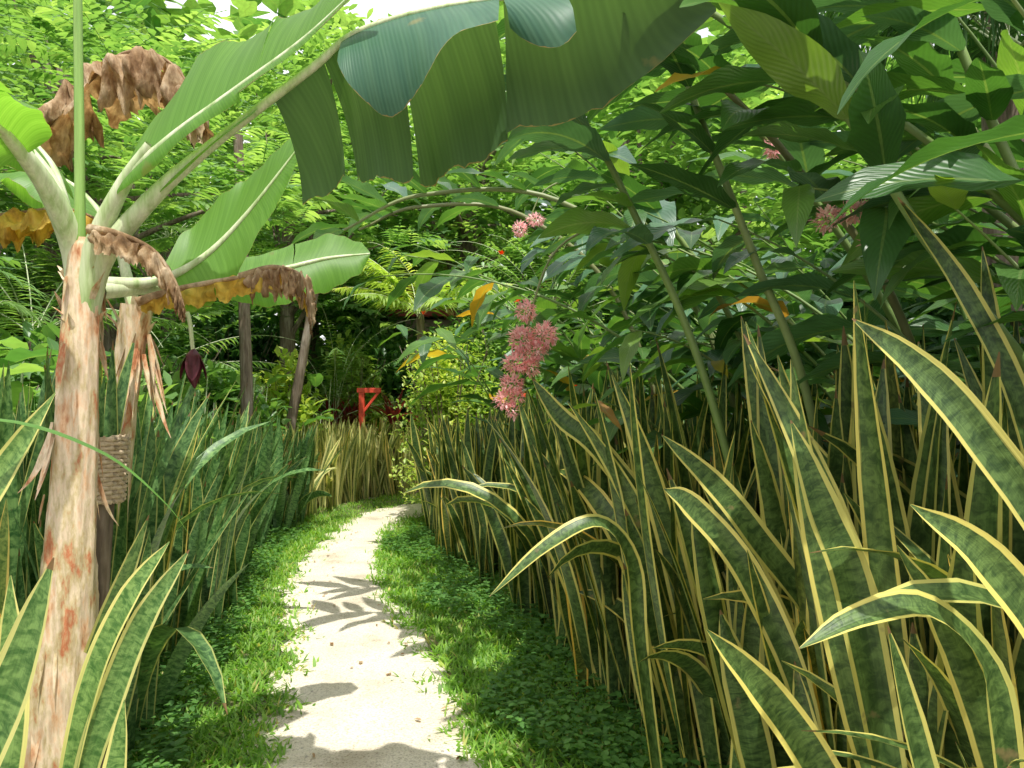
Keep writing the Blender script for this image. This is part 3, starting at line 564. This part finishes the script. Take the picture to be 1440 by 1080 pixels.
# ---------------------------------------------------------------- palms and pinnate foliage
def fronds(b,P0,phi,th0,curv,L,npairs,ll,lw,mat=0,rmat=1,rr=.008,droop=.4,ang=.9,start=.12,rows=18,lrows=5,lcols=3):
    n=len(P0);t=np.linspace(0,1,rows)
    th=th0[:,None]+curv[:,None]*t**1.4
    D=np.stack([np.sin(th)*np.cos(phi)[:,None],np.sin(th)*np.sin(phi)[:,None],np.cos(th)],-1)
    pos=P0[:,None]+np.concatenate([np.zeros((n,1,3)),np.cumsum(D[:,:-1],1)],1)*(L/(rows-1))[:,None,None]
    ts=np.linspace(start,1,npairs);f=ts*(rows-1);i0=np.minimum(f.astype(int),rows-2);fr=(f-i0)[None,:,None]
    P=pos[:,i0]*(1-fr)+pos[:,i0+1]*fr;Dd=norm(D[:,i0]*(1-fr)+D[:,i0+1]*fr)
    S=np.stack([-np.sin(phi),np.cos(phi),0*phi],-1)[:,None]
    sh=np.sin(np.clip(ts*1.15+.12,0,1)*np.pi)**.6
    for sg in(-1,1):
        dd=norm(Dd*math.cos(ang)+S*sg*math.sin(ang)+np.array([0,0,-.15])+rng.normal(0,.08,P.shape))
        k=n*npairs;dd=dd.reshape(k,3)
        le=(ll[:,None]*sh[None]).ravel()*rng.uniform(.85,1.1,k)
        strips(b,P.reshape(k,3),np.arctan2(dd[:,1],dd[:,0]),np.arccos(np.clip(dd[:,2],-1,1)),rng.uniform(.5,1.2,k)*droop,le,lw,lrows,lcols,'lance',.3,0,1.2,mat=mat,rnd=np.repeat(rng.random(n),npairs)*.7+rng.random(k)*.3)
    for i in range(n): tube(b,pos[i],[rr,rr*.7,rr*.25],sides=4,raw=True,mat=rmat)
def palm(name,x,y,h,n=14,L=(1.8,2.6),th=(.15,1.2),mat=M_for[1],trunk=.06,ll=.4,lw=.016,npairs=34,droop=.8):
    b=Buf();P=np.array([[x,y,h]]*n)+rng.normal(0,.04,(n,3))
    fronds(b,P,U(0,6.28,n),U(*th,n),U(.8,1.6,n),U(*L,n),npairs,U(ll*.8,ll*1.1,n),lw,droop=droop)
    if h>.3: tube(b,[(x+.1,y,-.05),(x+.05,y,h*.5),(x,y,h)],[trunk*1.3,trunk,trunk*.8],16,10,mat=2,bump=.05)
    b.build(name,[mat,M_petiole,M_bark])
palm('areca_palm',-1.2,10.4,2.6,16,(1.3,2.0),(.2,1.2),mat=M_for[3],lw=.02)
palm('areca_palm',-2.9,13,1.2,12,(1.8,2.6))
palm('areca_palm',-4.2,7,2.0,12,(1.6,2.4),mat=M_for[1])
palm('areca_palm',-5,10.5,1.6,12,(2,2.8),mat=M_for[1])
palm('areca_palm',.6,12.6,2.6,13,(1.8,2.6),mat=M_for[1])
palm('palm_tree',3.4,5.6,4.3,18,(2.2,3.0),(.5,1.4),mat=M_for[0],ll=.7,lw=.02,trunk=.12,droop=1.6)
palm('palm_tree',2.9,4.6,3.5,13,(1.6,2.4),(.6,1.3),mat=M_for[2],ll=.8,lw=.018,trunk=.06,droop=2.2)
palm('palm_tree',-6.5,15,4.5,16,(2.5,3.2),mat=M_for[0],trunk=.14,ll=.6)

def tree(name,x,y,h,cr,nclump,nleaf,ls,mat,trunk=.12,low=.45,flat=.8,pinn=False):
    b=Buf();top=np.array([x+rng.normal(0,.2),y+rng.normal(0,.2),h*.8])
    base=np.array([x,y,-.05]);mid=(base+top)/2+rng.normal(0,.12,3)*[1,1,0]
    tube(b,[base,mid,top],[trunk*1.25,trunk,trunk*.45],20,12,mat=1,bump=.05)
    d=norm(rng.normal(0,1,(nclump,3)));c=np.array([x,y,h*(low+1)/2])+d*np.array([cr,cr,h*(1-low)/2])*rng.uniform(.35,1,(nclump,1))
    for q in c[::max(1,nclump//16)]:
        f=rng.uniform(.45,.95);s=base+(top-base)*f;s[:2]+=(mid-(base+top)/2)[:2]*(1-abs(2*f-1))
        tube(b,[s,(s+q)/2+np.array([0,0,.12*rng.random()*h*.3]),q],[trunk*.4,trunk*.25,trunk*.06],10,6,mat=1)
    cs=rng.uniform(.25,.5,nclump)*cr*.75
    k=rng.integers(0,nclump,nleaf);dd=rng.normal(0,1,(nleaf,3));dd=norm(dd)*rng.random((nleaf,1))**.5
    P=c[k]+dd*cs[k][:,None]*[1,1,flat]
    P[:,2]=np.maximum(P[:,2],.05)
    ph=np.arctan2(dd[:,1],dd[:,0])+rng.normal(0,.9,nleaf)
    cr_=rng.random(nclump)[k]*.6+rng.random(nleaf)*.4
    if pinn:
        n=nleaf//16;fronds(b,P[:n],ph[:n],U(.7,1.6,n),U(.2,.9,n),U(ls*3,ls*5,n),8,np.full(n,ls*1.4),ls*.27,rmat=0,rr=.004,droop=.4,ang=1.1,start=.2,rows=7,lrows=4,lcols=2)
    else:
        strips(b,P,ph,U(.7,2.0,nleaf),U(0,.8,nleaf),U(ls*.8,ls*1.4,nleaf),U(ls*.22,ls*.36,nleaf),4,2,'oval',0,rnd=cr_)
    b.build(name,[mat,M_bark])
tree('broadleaf_tree',-4.2,8.5,5.2,2.0,34,7000,.15,M_for[1],.10,.40,pinn=True)
tree('broadleaf_tree',-5.8,6.2,5.5,1.9,34,6500,.16,M_for[1],.12,.3,pinn=True)
tree('broadleaf_tree',-3.6,13,6.5,2.2,40,8000,.16,M_for[1],.12,.35,pinn=True)
tree('broadleaf_tree',-6.8,12,8,3.0,46,9500,.19,M_for[1],.2,.15,pinn=True)
tree('broadleaf_tree',-1.2,17,9,3.2,46,9000,.22,M_for[1],.2,.25)
tree('broadleaf_tree',-4.6,19,10,3.6,46,9000,.25,M_for[1],.22,.15)
tree('broadleaf_tree',-10,17,10,4,46,8000,.3,M_for[1],.25,.1)
tree('broadleaf_tree',2.5,15,8,3.2,46,9000,.22,M_for[1],.2,.15)
tree('broadleaf_tree',5.5,11,6.3,2.6,46,8000,.22,M_for[1],.2,.1)
tree('broadleaf_tree',6.8,6.5,4.2,2.0,40,7000,.2,M_for[0],.15,.1)
tree('broadleaf_tree',4.9,9,4.6,2.0,40,7000,.18,M_for[0],.15,.1)
tree('broadleaf_tree',8,16,7,3.6,40,8000,.3,M_for[1],.2,.1)
tree('broadleaf_tree',.4,14.2,4.6,1.6,30,6000,.12,M_for[1],.08,.2)
tree('broadleaf_tree',-9,10,5,2.4,40,7000,.22,M_for[0],.15,.05)
def shrub(name,x,y,h,r,n,ls,mat,fl=None):
    b=Buf()
    ns=14;ph=U(0,6.28,ns)
    for p in ph: tube(b,[(x,y,-.02),(x+math.cos(p)*r*.3,y+math.sin(p)*r*.3,h*.5),(x+math.cos(p)*r*.7,y+math.sin(p)*r*.7,h*.88)],[.02,.012,.004],10,5,mat=1)
    nc=26;d=norm(rng.normal(0,1,(nc,3)));c=np.array([x,y,h*.55])+d*[r*.8,r*.8,h*.42]*rng.uniform(.4,1,(nc,1))
    k=rng.integers(0,nc,n);dd=norm(rng.normal(0,1,(n,3)))*rng.random((n,1))**.6
    P=c[k]+dd*np.array([r*.38,r*.38,h*.17]);P[:,2]=np.maximum(P[:,2],.03)
    strips(b,P,U(0,6.28,n),U(.3,1.7,n),U(0,.7,n),U(ls*.7,ls*1.4,n),U(ls*.22,ls*.34,n),4,3,'oval',.3,rnd=rng.random(nc)[k]*.6+rng.random(n)*.4)
    mats=[mat,M_bark]
    if fl:
        m=fl;P=c[rng.integers(0,nc,m)]+rng.normal(0,1,(m,3))*[r*.25,r*.25,h*.12]-[0,r*.4,0]
        strips(b,np.repeat(P,8,0),U(0,6.28,m*8),U(.3,1.5,m*8),.3,.06,.018,4,3,'oval',.2,mat=2);mats.append(M_redfl)
    b.build(name,mats)
shrub('flowering_shrub',-.75,9.5,2.4,.85,7500,.06,M_for[3])
shrub('flowering_shrub',-.1,10.2,3.2,1.0,7000,.08,M_for[1],26)
shrub('croton_shrub',-2.75,14.2,2.5,.7,2500,.14,M_for[3])
shrub('croton_shrub',-3.3,11.3,2.0,.7,1800,.14,M_for[3])
for (x,y,h,r,n,ls,mi) in [(-3.6,6.4,1.9,.9,2200,.16,1),(-4.2,8.2,2.2,1.1,2600,.17,1),(-3.6,9.6,1.9,.9,2400,.15,1),(-3.2,4.6,1.8,.8,1800,.15,1),
    (-4.5,4.0,2.2,1.0,2000,.18,0),(-5,11,2.6,1.4,3500,.18,0),(-2.6,15.4,2.8,1.4,3500,.18,0),(-.4,14.8,3.0,1.4,3500,.18,0),(-5,14,3,1.6,3500,.2,2),
    (2.6,9.2,2.8,1.2,3500,.17,2),(3.4,6.9,2.8,1.2,3500,.18,2),(3.6,4.6,2.6,1.1,3000,.18,2),(3.0,3.2,2.3,.8,2500,.17,2),(1.2,9.0,2.4,.9,3000,.14,0),(3.4,1.8,2.3,1,2500,.17,2),(1.5,13.4,3.4,1.5,4000,.17,0),(-7.5,8,3,1.8,3500,.2,0),(-3.2,2.2,1.7,.8,1800,.16,2),
    (-2.9,17.5,4,1.8,3500,.24,0),(-6.2,16.5,4.5,2,3500,.26,0),(-8.5,13.5,4,2,3000,.26,2),(.8,17.5,4,1.9,3500,.24,0)]:
    shrub('shrub',x,y,h,r,n,ls,M_for[mi])
b=Buf()
for (x,y,z) in [(-3.0,13.0,.95),(-2.75,13.4,1.05),(-1.95,13.1,1.1),(-1.5,13.2,1.0),(-3.4,12.6,.9)]:
    n=26;strips(b,np.array([[x,y,z]]*n)+rng.normal(0,.04,(n,3)),U(0,6.28,n),U(.05,1.1,n),U(.2,.9,n),U(.4,.65,n),U(.025,.04,n),8,3,'lance',.4)
    tube(b,[(x,y,0),(x,y,z)],[.02,.018],6,6,mat=1)
b.build('cordyline',[M_red,M_bark])
b=Buf();n=40000
an=U(-1.6,1.6,n);rad=U(24,36,n);lump=1+.2*np.sin(an*9)+.15*np.sin(an*23+1)
P=np.stack([np.sin(an)*rad,np.cos(an)*rad,U(0,1,n)**1.25*np.interp(an,[-2,-.5,.2,.45,2],[15,16,13,9,8])*lump],-1)
strips(b,P,U(0,6.28,n),U(.6,2.2,n),U(0,.7,n),U(.6,1.3,n),U(.22,.4,n),4,2,'oval',0,rnd=np.clip(.5+.35*np.sin(an*31+P[:,2])+rng.normal(0,.2,n),0,1))
for i in range(40):
    a=-1.6+3.2*i/39+rng.normal(0,.03);r=rng.uniform(25,36);tube(b,[(math.sin(a)*r,math.cos(a)*r,0),(math.sin(a)*r+.3,math.cos(a)*r,8)],[.25,.12],8,8,mat=1)
b.build('distant_trees',[M_for[1],M_bark])
b=Buf();n=130
P=np.stack([U(-4.2,-2.7,n),U(4,13,n),U(.9,1.8,n)],-1)
ll=U(.3,.5,n)
strips(b,P,U(-2.4,.6,n),U(.8,1.5,n),U(.4,1.2,n),ll,ll*.28,9,5,'oval',.25,wav=.15)
for p in P: tube(b,[(p[0]-.1,p[1],0),(p[0]-.05,p[1],p[2]*.6),tuple(p)],[.01,.006],6,5,mat=1)
b.build('taro_plants',[M_for[1],M_petiole])
b=Buf();tube(b,[(-3.05,9.0,0),(-3.0,9,1.2),(-3.02,9,2.4),(-3.1,9,4.5)],[.08,.07,.065,.05],24,10,bump=.04);b.build('tree_trunk',[M_bark])
b=Buf();tube(b,[(-2.9,10.2,0),(-2.85,10.2,1.0),(-2.7,10.2,1.9),(-2.5,10.2,3.0)],[.08,.07,.06,.05],24,10,bump=.05);b.build('tree_trunk',[M_bark])

# ---------------------------------------------------------------- red post and hut
import bmesh
from mathutils import Matrix
def bobj(name,boxes,mat,parent=None,bev=.006):
    bm=bmesh.new()
    for x in boxes:
        c,s=x[0],x[1];rot=x[2] if len(x)>2 else Matrix.Identity(4)
        bmesh.ops.create_cube(bm,size=1,matrix=Matrix.Translation(c)@rot@Matrix.Diagonal((*s,1)))
    me=bpy.data.meshes.new(name);bm.to_mesh(me);bm.free();me.materials.append(mat)
    o=bpy.data.objects.new(name,me);scene.collection.objects.link(o)
    if parent:o.parent=parent
    bv=o.modifiers.new('b','BEVEL');bv.width=bev;bv.segments=2
    return o
post=bpy.data.objects.new('red_wooden_post',None);scene.collection.objects.link(post)
px_,py_=-2.30,12.2
bobj('upright',[((px_-.0,py_,.79),(.085,.085,1.58))],M_redpaint,post)
bobj('crossbeam',[((px_+.11,py_,1.62),(.36,.08,.075))],M_redpaint,post)
bobj('brace',[((px_+.14,py_,1.44),(.04,.05,.38),Matrix.Rotation(math.radians(38),4,'Y'))],M_redpaint,post)
hut=bpy.data.objects.new('red_roof_hut',None);scene.collection.objects.link(hut)
bobj('walls',[((-.9,18.5,1.6),(3.2,2.6,3.2))],M_hutwall,hut)
bobj('roof',[((-.9,17.75,3.75),(3.9,1.95,.06),Matrix.Rotation(math.radians(30),4,'X')),((-.9,19.35,3.75),(3.9,1.95,.06),Matrix.Rotation(math.radians(-30),4,'X'))],M_redroof,hut)

b=Buf();n=110;y=U(2.6,10,n);x=cx(y)+rng.normal(0,.6,n);P=np.stack([x,y,0*x+.028],-1)
strips(b,P,U(0,6.28,n),1.5,.1,U(.015,.05,n),U(.005,.014,n),5,3,'oval',.3);b.build('fallen_leaves',[M_dry])

# ---------------------------------------------------------------- light, camera
el=math.radians(68);sx_,sy_=.25,-1.0
az=math.atan2(sx_,sy_)
sd=Vector((math.sin(az)*math.cos(el),math.cos(az)*math.cos(el),math.sin(el)))
L=bpy.data.lights.new('sun','SUN');L.energy=5;L.angle=math.radians(.6);L.color=(1,.97,.9)
lo=bpy.data.objects.new('sun',L);lo.rotation_euler=(-sd).to_track_quat('-Z','Y').to_euler();scene.collection.objects.link(lo)
w=bpy.data.worlds.new('World');scene.world=w;w.use_nodes=True;nt=w.node_tree
sk=nt.nodes.new('ShaderNodeTexSky');sk.sky_type='NISHITA';sk.sun_disc=False;sk.sun_elevation=el;sk.sun_rotation=az
sk.dust_density=3
tc=nt.nodes.new('ShaderNodeTexCoord');cn=nt.nodes.new('ShaderNodeTexNoise');cn.inputs['Scale'].default_value=3;cn.inputs['Detail'].default_value=6
nt.links.new(tc.outputs['Generated'],cn.inputs['Vector'])
cf=ramp_out(nt,cn.outputs[0],[(.35,(.55,.55,.55)),(.6,(1,1,1))])
skc=mixc(nt,cf,sk.outputs[0],(10,10,10))
bg=nt.nodes['Background'];bg.inputs[1].default_value=.15;nt.links.new(skc,bg.inputs[0])
cam=bpy.data.cameras.new('camera');cam.lens=28;cam.sensor_width=36;cam.shift_y=20/1440;cam.clip_end=500;cam.clip_start=.05
co=bpy.data.objects.new('camera',cam);co.location=(0,0,1.5);co.rotation_euler=(math.radians(90),0,0);scene.collection.objects.link(co);scene.camera=co
scene.view_settings.view_transform='Standard';scene.view_settings.look='None';scene.view_settings.exposure=0
